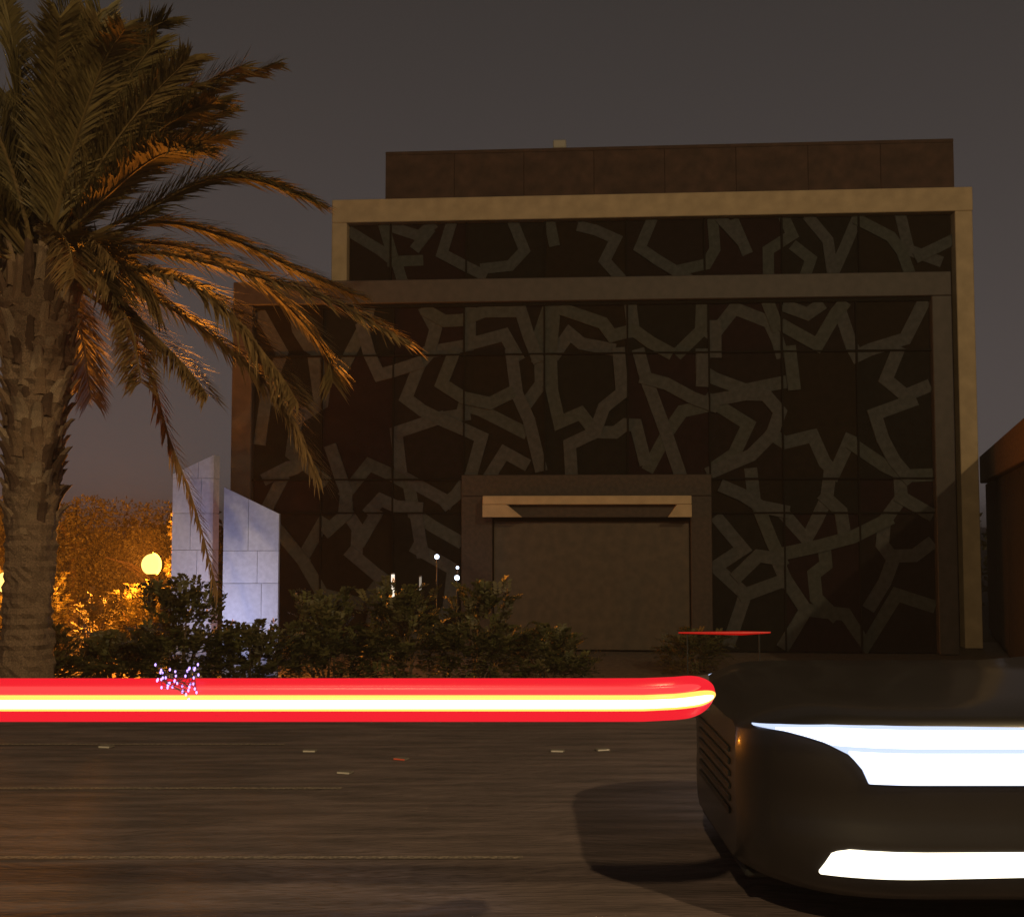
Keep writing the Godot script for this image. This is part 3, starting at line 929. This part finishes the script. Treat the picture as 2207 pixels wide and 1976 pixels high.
# ---------- lamps ----------
func street_lamp(at: Vector3, height: float, towards: Vector3, energy: float, label: String) -> void:
	var t := thing("street_lamp", label, "street lamp", at, 0.0, "street lamps behind the viewer")
	var steel := mat(lin(0.2, 0.2, 0.2), 0.5, 0.7)
	var st := begin()
	tube(st, [Vector3.ZERO, Vector3(0, height, 0)], [0.09, 0.05], 10)
	commit(st, "pole", steel, t)
	st = begin()
	tube(st, [Vector3(0, height - 0.05, 0), Vector3(0, height + 0.2, 0) + towards * 0.6, Vector3(0, height + 0.25, 0) + towards * 1.3], [0.04, 0.035, 0.03], 8)
	commit(st, "arm", steel, t)
	var c := Vector3(0, height + 0.24, 0) + towards * 1.5
	st = begin()
	ball(st, c, Vector3(0.28, 0.09, 0.28))
	commit(st, "lamp_head", steel, t)
	st = begin()
	box(st, c + Vector3(-0.15, -0.10, -0.15), c + Vector3(0.15, -0.075, 0.15), 0.01)
	commit(st, "lamp_lens", glow(sodium, 4.0), t)
	var l := OmniLight3D.new()
	l.name = "light"
	l.light_color = sodium
	l.light_energy = energy
	l.light_size = 0.14
	l.omni_range = 90.0
	l.omni_attenuation = 2.0
	l.shadow_enabled = true
	t.add_child(l)
	l.position = c + Vector3(0, -0.28, 0)

func make_lamps() -> void:
	var post := mat(lin(0.03, 0.03, 0.03), 0.5, 0.4)
	var steel := mat(lin(0.08, 0.08, 0.08), 0.4, 0.8)
	for g in [[Vector3(-5.25, -0.5, -16.2), 1.46, 46.0, "glowing orange garden lamp beside the taller pale slab"], [Vector3(-7.38, -0.5, -16.25), 1.2, 24.0, "orange garden lamp hidden behind the palm trunk"]]:
		var t := thing("garden_lamp", g[3], "garden lamp", g[0], 0.0, "orange garden lamps")
		var h: float = g[1]
		var st := begin()
		tube(st, [Vector3.ZERO, Vector3(0, h - 0.14, 0)], [0.035, 0.03], 10)
		commit(st, "post", post, t)
		st = begin()
		ball(st, Vector3(0, h, 0), Vector3(0.145, 0.155, 0.145), 12, 18)
		commit(st, "globe", glow(Color(1.0, 0.80, 0.40), 2.6), t)
		st = begin()
		tube(st, [Vector3(0, h - 0.17, 0), Vector3(0, h - 0.13, 0)], [0.06, 0.075], 12)
		commit(st, "collar", post, t)
		# added metal shade, shaped to keep the lamp light off the building
		st = begin(true)
		var shell := []
		for i in 13:
			var el := lerpf(-1.1, 1.45, i / 12.0)
			var row := []
			for k in 13:
				var az := deg_to_rad(lerpf(-95.0, 20.0, k / 12.0))
				row.append(Vector3(cos(az) * cos(el), sin(el), sin(az) * cos(el)) * 0.175 + Vector3(0, h, 0))
			shell.append(row)
		loft(st, shell)
		commit(st, "shade", steel, t)
		var l := OmniLight3D.new()
		l.name = "light"
		l.light_color = Color(1.0, 0.58, 0.16)
		l.light_energy = g[2]
		l.light_size = 0.14
		l.omni_range = 40.0
		l.omni_attenuation = 2.0
		l.shadow_enabled = true
		t.add_child(l)
		l.position = Vector3(0, h, 0)
	# small white lamps before the dark glass
	for s in [[Vector3(-1.15, 1.05, -17.0), 0.035, "small white lamp, upper left of three by the entrance"], [Vector3(-0.84, 0.88, -17.0), 0.022, "tiny white lamp, faintest of three by the entrance"], [Vector3(-0.84, 0.73, -17.0), 0.038, "small blue-white lamp, lowest of three by the entrance"]]:
		var p: Vector3 = s[0]
		var t := thing("spot_lamp", s[2], "lamp", Vector3(p.x, -0.5, p.z - (0.12 if s[1] < 0.03 else 0.0)), 0.0, "small lamps by the entrance")
		var st := begin()
		tube(st, [Vector3.ZERO, Vector3(0, p.y + 0.5 - 0.03, 0)], [0.012, 0.01], 6)
		commit(st, "post", steel, t)
		st = begin()
		ball(st, Vector3(0, p.y + 0.5, 0), Vector3.ONE * s[1], 8, 12)
		commit(st, "bulb", glow(Color(0.85, 0.9, 1.0), 6.0), t)
		var l := OmniLight3D.new()
		l.name = "light"
		l.light_color = Color(0.85, 0.9, 1.0)
		l.light_energy = 0.012
		l.light_size = s[1]
		l.omni_attenuation = 2.0
		l.omni_range = 8.0
		l.shadow_enabled = true
		t.add_child(l)
		l.position = Vector3(0, p.y + 0.5, 0)
	for s in [[-1.82, 0.44, 0.78, 2.2, 0.026, "brighter upright white light tube above the shrubs"], [-1.40, 0.54, 0.74, 0.5, 0.018, "fainter upright white light tube above the shrubs"]]:
		var t := thing("light_tube", s[5], "lamp", Vector3(s[0], -0.5, -17.0), 0.0, "upright light tubes")
		var st := begin()
		tube(st, [Vector3.ZERO, Vector3(0, s[1] + 0.5, 0)], [0.03, 0.03], 8)
		commit(st, "post", steel, t)
		st = begin()
		tube(st, [Vector3(0, s[1] + 0.502, 0), Vector3(0, s[2] + 0.5, 0)], [s[4], s[4]], 10)
		commit(st, "tube", glow(Color(1.0, 0.93, 0.84), s[3] * 0.6), t)
		st = begin()
		tube(st, [Vector3(0, s[2] + 0.502, 0), Vector3(0, s[2] + 0.525, 0)], [s[4] + 0.006, s[4]], 10)
		commit(st, "cap", steel, t)
	# low red bar beyond the kerb, made up for a brake-light streak
	var t := thing("brake_streak_bar", "thin low red bar added for a brake-light streak before the right part of the building", "light streak", Vector3(2.25, -0.5, -12.4))
	for x in [-0.3, 0.5]:
		block(t, "leg", Vector3(x - 0.007, 0, -0.02), Vector3(x + 0.007, 0.825, -0.006), post)
	block(t, "rail", Vector3(-0.40, 0.826, -0.03), Vector3(0.62, 0.858, -0.002), post, 0.006)
	var st := begin()
	tube(st, [Vector3(-0.40, 0.845, 0.012), Vector3(0.30, 0.84, 0.012), Vector3(0.62, 0.848, 0.012)], [0.008, 0.022, 0.008], 8)
	commit(st, "red_light", glow(Color(0.85, 0.05, 0.04), 0.55), t)
	# glowing points added in place of a violet-white sparkle of reflections
	t = thing("sparkle_points", "tiny violet-white glowing points added for a sparkle of reflections over the long red bar", "sparkle points", Vector3(-1.07, 1.075, -3.60))
	st = begin()
	var wire := []
	var rad := []
	var spots := []
	for i in 44:
		var p := Vector3(rng.randf_range(-0.07, 0.07), 0.0, rng.randf_range(0.022, 0.05))
		p.y = rng.randf_range(-0.10, 0.03) * (0.6 + 0.4 * absf(p.x) / 0.07)
		spots.append(p)
	for p in spots:
		wire.append(p)
		rad.append(0.0012)
	tube(st, wire, rad, 4)
	commit(st, "wire", mat(lin(0.05, 0.04, 0.04), 0.6), t)
	var bulb := glow(Color(0.72, 0.60, 1.0), 2.6)
	var one: Mesh
	for p in spots:
		var o: MeshInstance3D
		if one == null:
			st = begin()
			ball(st, Vector3.ZERO, Vector3(0.0032, 0.005, 0.0032), 6, 8)
			o = commit(st, "bulb", bulb, t)
			one = o.mesh
		else:
			o = MeshInstance3D.new()
			o.name = "bulb"
			o.mesh = one
			t.add_child(o, true)
		o.position = p

# ---------- car, and the bar for the tail-light trail ----------
func wheel(car: Node, at: Vector3, r: float, width: float) -> void:
	var w := Node3D.new()
	w.name = "wheel"
	car.add_child(w, true)
	w.position = at
	var rubber := mat(lin(0.02, 0.02, 0.02), 0.9)
	var alloy := mat(lin(0.35, 0.34, 0.33), 0.35, 0.9)
	var st := begin()
	var rows := []
	for i in 25:
		var a := TAU * i / 24
		var d := Vector3(cos(a), sin(a), 0)
		rows.append([d * (r * 0.66) + Vector3(0, 0, width * 0.5), d * (r - 0.03) + Vector3(0, 0, width * 0.5), d * r + Vector3(0, 0, width * 0.38), d * r - Vector3(0, 0, width * 0.38), d * (r - 0.03) - Vector3(0, 0, width * 0.5), d * (r * 0.66) - Vector3(0, 0, width * 0.5)])
	loft(st, rows)
	commit(st, "tyre", rubber, w)
	st = begin()
	for i in 24:
		var a := TAU * i / 24
		var b := TAU * (i + 1) / 24
		var p := Vector3(cos(a), sin(a), 0) * r * 0.66
		var q := Vector3(cos(b), sin(b), 0) * r * 0.66
		quad(st, p + Vector3(0, 0, width * 0.48), q + Vector3(0, 0, width * 0.48), q * 0.85 + Vector3(0, 0, width * 0.4), p * 0.85 + Vector3(0, 0, width * 0.4))
	for i in 5:
		var a := TAU * i / 5
		var d := Vector3(cos(a), sin(a), 0)
		var s := Vector3(-sin(a), cos(a), 0)
		quad(st, d * r * 0.1 + s * 0.04 + Vector3(0, 0, width * 0.46), d * r * 0.64 + s * 0.03 + Vector3(0, 0, width * 0.44), d * r * 0.64 - s * 0.03 + Vector3(0, 0, width * 0.44), d * r * 0.1 - s * 0.04 + Vector3(0, 0, width * 0.46))
	commit(st, "rim", alloy, w)

# a panel lying on a car's flank: x samples with lower and upper height, reach(x) its distance from the axis
func flank(st: SurfaceTool, xs: Array, lo: Array, hi: Array, reach: Callable, proud: float, bulge := 0.0) -> void:
	var rows := []
	for i in xs.size():
		var z: float = reach.call(xs[i])
		var a: float = lo[i]
		var b: float = hi[i]
		var row := [Vector3(xs[i], a, z - 0.02)]
		for k in 5:
			var f := k / 4.0
			row.append(Vector3(xs[i], lerpf(a, b, f), z + proud + bulge * sin(PI * f)))
		row.append(Vector3(xs[i], b, z - 0.02))
		rows.append(row)
	loft(st, rows)
	fan(st, rows[0])
	fan(st, rows[-1], true)

func a_reach(x: float) -> float:
	if x < 0.38:
		return 0.90
	var t := clampf((x - 0.38) / 0.34, 0.0, 1.0)
	return 0.90 - 0.34 * (1.0 - sqrt(1.0 - t * t))

func make_tail_trail() -> void:
	var car := thing("tail_trail_bar", "long glowing red bar with a yellow core, added for a tail-light trail low over the road at the left", "light_trail", Vector3(0, 0, -4.5))  # made-up bar whose glow stands in for a passing tail light
	var steel := mat(lin(0.10, 0.08, 0.075), 0.5, 0.3)
	var st := begin()
	var rows := []
	for i in 30:
		var x := lerpf(-4.3, 0.66, i / 29.0)
		var z := a_reach(x)
		rows.append([Vector3(x, 0.93, z - 0.05), Vector3(x, 0.925, z - 0.01), Vector3(x, 0.93, z + 0.004), Vector3(x, 1.04, z + 0.004), Vector3(x, 1.045, z - 0.01), Vector3(x, 1.04, z - 0.05)])
	loft(st, rows, true)
	fan(st, rows[0])
	fan(st, rows[-1], true)
	commit(st, "arm", steel, car)
	var cabinet := block(car, "cabinet", Vector3(-4.62, 0.0, 0.66), Vector3(-4.24, 1.12, 0.98), mat(lin(0.4, 0.3, 0.06), 0.6), 0.03)  # unseen stand made up to carry the bar
	block(cabinet, "lid", Vector3(-4.65, 1.121, 0.63), Vector3(-4.21, 1.16, 1.01), steel, 0.015)
	block(cabinet, "door", Vector3(-4.56, 0.15, 0.981), Vector3(-4.30, 0.8, 0.99), steel, 0.004)
	block(car, "counterweight", Vector3(-5.0, 0.90, 0.84), Vector3(-4.63, 1.06, 0.90), steel, 0.02)
	# the trail built as glowing strips: lens, bright tube, paler upper band
	var lamp := Node3D.new()
	lamp.name = "red_light"
	car.add_child(lamp)
	var lx := []
	var lo := []
	var hi := []
	for i in 60:
		var x := lerpf(-3.0, 0.52, i / 35.0) if i < 36 else lerpf(0.52, 0.684, sin((i - 35) / 24.0 * PI / 2))
		var e := clampf((x - 0.56) / 0.125, 0.0, 1.0)
		var half := 0.067 * sqrt(maxf(1.0 - e * e, 0.01))
		lx.append(x)
		lo.append(0.985 - half)
		hi.append(0.985 + half)
	st = begin(true)
	flank(st, lx, lo, hi, a_reach, 0.010, 0.012)
	commit(st, "lens", glow(Color(1.0, 0.13, 0.19), 0.9), lamp)
	for band in [[0.979, 0.025, 0.60, 0.085, 0.026, Color(1.0, 0.76, 0.34), 1.7, "bright_tube"], [0.976, 0.013, 0.59, 0.085, 0.034, Color(1.0, 0.95, 0.80), 4.0, "bright_core"], [1.017, 0.014, 0.54, 0.08, 0.022, Color(1.0, 0.27, 0.28), 1.0, "upper_band"]]:
		var bx := []
		lo = []
		hi = []
		for x in lx:
			var e: float = clampf((x - band[2]) / band[3], 0.0, 1.0)
			if e < 0.999:
				var half: float = band[1] * sqrt(maxf(1.0 - e * e, 0.02))
				bx.append(x)
				lo.append(band[0] - half)
				hi.append(band[0] + half)
		st = begin(true)
		flank(st, bx, lo, hi, a_reach, band[4], 0.004)
		commit(st, band[7], glow(band[5], band[6]), lamp)
	var al := AreaLight3D.new()
	al.name = "red_glow"
	al.area_size = Vector2(2.6, 0.12)
	al.light_color = Color(1.0, 0.10, 0.08)
	al.light_energy = 0.10
	al.shadow_enabled = true
	lamp.add_child(al)
	al.position = Vector3(-0.8, 0.985, 0.96)
	al.rotation.y = PI

func b_reach(x: float) -> float:
	if x >= 1.5:
		return 0.90
	var t := clampf((1.5 - x) / 0.6, 0.0, 1.0)
	return 0.90 - 0.45 * (1.0 - sqrt(1.0 - t * t))

func at_list(pts: Array, x: float) -> float:
	if x <= pts[0].x:
		return pts[0].y
	for i in pts.size() - 1:
		if x <= pts[i + 1].x:
			return lerpf(pts[i].y, pts[i + 1].y, (x - pts[i].x) / maxf(pts[i + 1].x - pts[i].x, 0.0001))
	return pts[-1].y

func make_car() -> void:
	var car := thing("dark_car", "dark car entering from the right with glowing white headlamp and lower light strip", "car", Vector3(0, 0, -5.0))
	var paint := mat(lin(0.018, 0.015, 0.014), 0.4, 0.0, grain(61, 0.02, 0.88, 1.0), 0.6)
	paint.clearcoat_enabled = true
	paint.clearcoat = 0.5
	paint.clearcoat_roughness = 0.12
	var dark := mat(lin(0.015, 0.015, 0.015), 0.6)
	var xs := [0.901, 0.904, 0.91, 0.92, 0.935, 0.955, 0.98, 1.01, 1.05, 1.1, 1.15, 1.22, 1.3, 1.4, 1.5, 1.8, 2.2, 2.6, 3.0]
	var rows := []
	for x in xs:
		var w := b_reach(x)
		var n := clampf((1.25 - x) / 0.35, 0.0, 1.0)
		var dip := 0.09 * n * n
		var row := []
		for s in [[w - 0.07, 0.17 + dip * 0.4], [w - 0.02, 0.22 + dip * 0.2], [w, 0.30], [w + 0.006, 0.40], [w - 0.012, 0.44], [w - 0.008, 0.56], [w, 0.60], [w - 0.004, 0.78 - dip * 0.5], [w - 0.02, 0.825 - dip], [w - 0.06, 0.84 - dip], [w * 0.55, 0.85 - dip * 1.2 + 0.09 * clampf((x - 1.9) / 1.1, 0, 1)], [0.0, 0.855 - dip * 1.2 + 0.10 * clampf((x - 1.9) / 1.1, 0, 1)]]:
			row.append(Vector3(x, s[1], s[0]))
		var mirror := row.duplicate()
		mirror.reverse()
		for i in range(1, mirror.size()):
			row.append(mirror[i] * Vector3(1, 1, -1))
		rows.append(row)
	var st := begin(true)
	loft(st, rows, true)
	st.set_smooth_group(-1)
	fan(st, rows[0])
	commit(st, "front_body", paint, car)
	# cabin and rear, beyond the frame
	rows = []
	for s in [[3.0, 0.90, 0.99, 0.0], [3.7, 0.90, 1.0, 0.42], [4.6, 0.90, 1.0, 0.46], [5.3, 0.88, 1.02, 0.30], [5.7, 0.85, 1.0, 0.05], [5.85, 0.8, 0.9, 0.0]]:
		var row := []
		for p in [[s[1] - 0.07, 0.18], [s[1], 0.40], [s[1] - 0.01, 0.70], [s[1] - 0.04, s[2] - 0.08], [s[1] - 0.09, s[2] - 0.02], [s[1] - 0.2, s[2] + s[3] * 0.92], [0.3, s[2] + s[3]], [0.0, s[2] + s[3]]]:
			row.append(Vector3(s[0], p[1], p[0]))
		var mirror := row.duplicate()
		mirror.reverse()
		for i in range(1, mirror.size()):
			row.append(mirror[i] * Vector3(1, 1, -1))
		rows.append(row)
	st = begin(true)
	loft(st, rows, true)
	fan(st, rows[0])
	fan(st, rows[-1], true)
	commit(st, "cabin", paint, car)
	# headlamp
	var up := [Vector2(0.942, 0.772), Vector2(1.037, 0.788), Vector2(1.181, 0.804), Vector2(1.35, 0.81), Vector2(1.62, 0.809), Vector2(1.90, 0.805)]
	var low := [Vector2(0.942, 0.767), Vector2(1.036, 0.766), Vector2(1.10, 0.755), Vector2(1.164, 0.739), Vector2(1.246, 0.70), Vector2(1.287, 0.649), Vector2(1.307, 0.601), Vector2(1.90, 0.601)]
	var hx := []
	for i in 46:
		hx.append(0.942 + 0.958 * pow(i / 45.0, 1.0))
	for x in [1.287, 1.30, 1.307, 1.315]:
		hx.append(x)
	hx.sort()
	for sd in [1.0, -1.0]:
		var lamp := Node3D.new()
		lamp.name = "headlight"
		car.add_child(lamp, true)
		lamp.scale = Vector3(1, 1, sd)
		var lo := []
		var hi := []
		for x in hx:
			lo.append(at_list(low, x))
			hi.append(at_list(up, x))
		st = begin(true)
		flank(st, hx, lo, hi, b_reach, 0.012, 0.006)
		commit(st, "lens", glow(Color(0.80, 0.86, 1.0), 1.15), lamp)
		for bar in [[0.735, 0.80], [0.605, 0.716]]:
			var bx := []
			var bl := []
			var bh := []
			for x in hx:
				var a := maxf(at_list(low, x) + 0.004, bar[0])
				var b := minf(at_list(up, x) - 0.006, bar[1])
				if b - a > 0.006:
					bx.append(x)
					bl.append(a)
					bh.append(b)
			st = begin()
			flank(st, bx, bl, bh, b_reach, 0.022, 0.004)
			commit(st, "light_element", glow(Color(0.95, 0.97, 1.0), 3.0), lamp)
		# lower strip
		var strip := Node3D.new()
		strip.name = "daytime_light"
		car.add_child(strip, true)
		strip.scale = Vector3(1, 1, sd)
		var sx := []
		var sl := []
		var sh := []
		for i in 40:
			var x := lerpf(1.141, 1.90, i / 39.0)
			sx.append(x)
			sl.append(at_list([Vector2(1.141, 0.259), Vector2(1.90, 0.275)], x))
			sh.append(at_list([Vector2(1.141, 0.268), Vector2(1.183, 0.344), Vector2(1.24, 0.359), Vector2(1.90, 0.362)], x))
		st = begin(true)
		flank(st, sx, sl, sh, b_reach, 0.012, 0.006)
		commit(st, "lens", glow(Color(1.0, 0.96, 0.86), 2.4), strip)
	var l := SpotLight3D.new()
	l.name = "headlight_beam"
	l.light_color = Color(0.92, 0.95, 1.0)
	l.light_energy = 0.5
	l.light_size = 0.08
	l.spot_angle = 40.0
	l.spot_range = 30.0
	l.spot_attenuation = 2.0
	l.shadow_enabled = true
	car.add_child(l)
	l.position = Vector3(0.86, 0.7, 0.5)
	l.rotation = Vector3(deg_to_rad(-6), PI / 2, 0)
	for i in 6:
		block(car, "grille_slat", Vector3(0.892, 0.36 + i * 0.05, -0.36), Vector3(0.9005, 0.385 + i * 0.05, 0.36), dark, 0.003)
	block(car, "lower_lip", Vector3(0.93, 0.145, -0.5), Vector3(1.6, 0.175, 0.5), dark, 0.01)
	for z in [0.79, -0.79]:
		wheel(car, Vector3(2.4, 0.33, z + 0.02 * signf(z)), 0.33, 0.21)
		wheel(car, Vector3(5.1, 0.33, z + 0.02 * signf(z)), 0.33, 0.21)
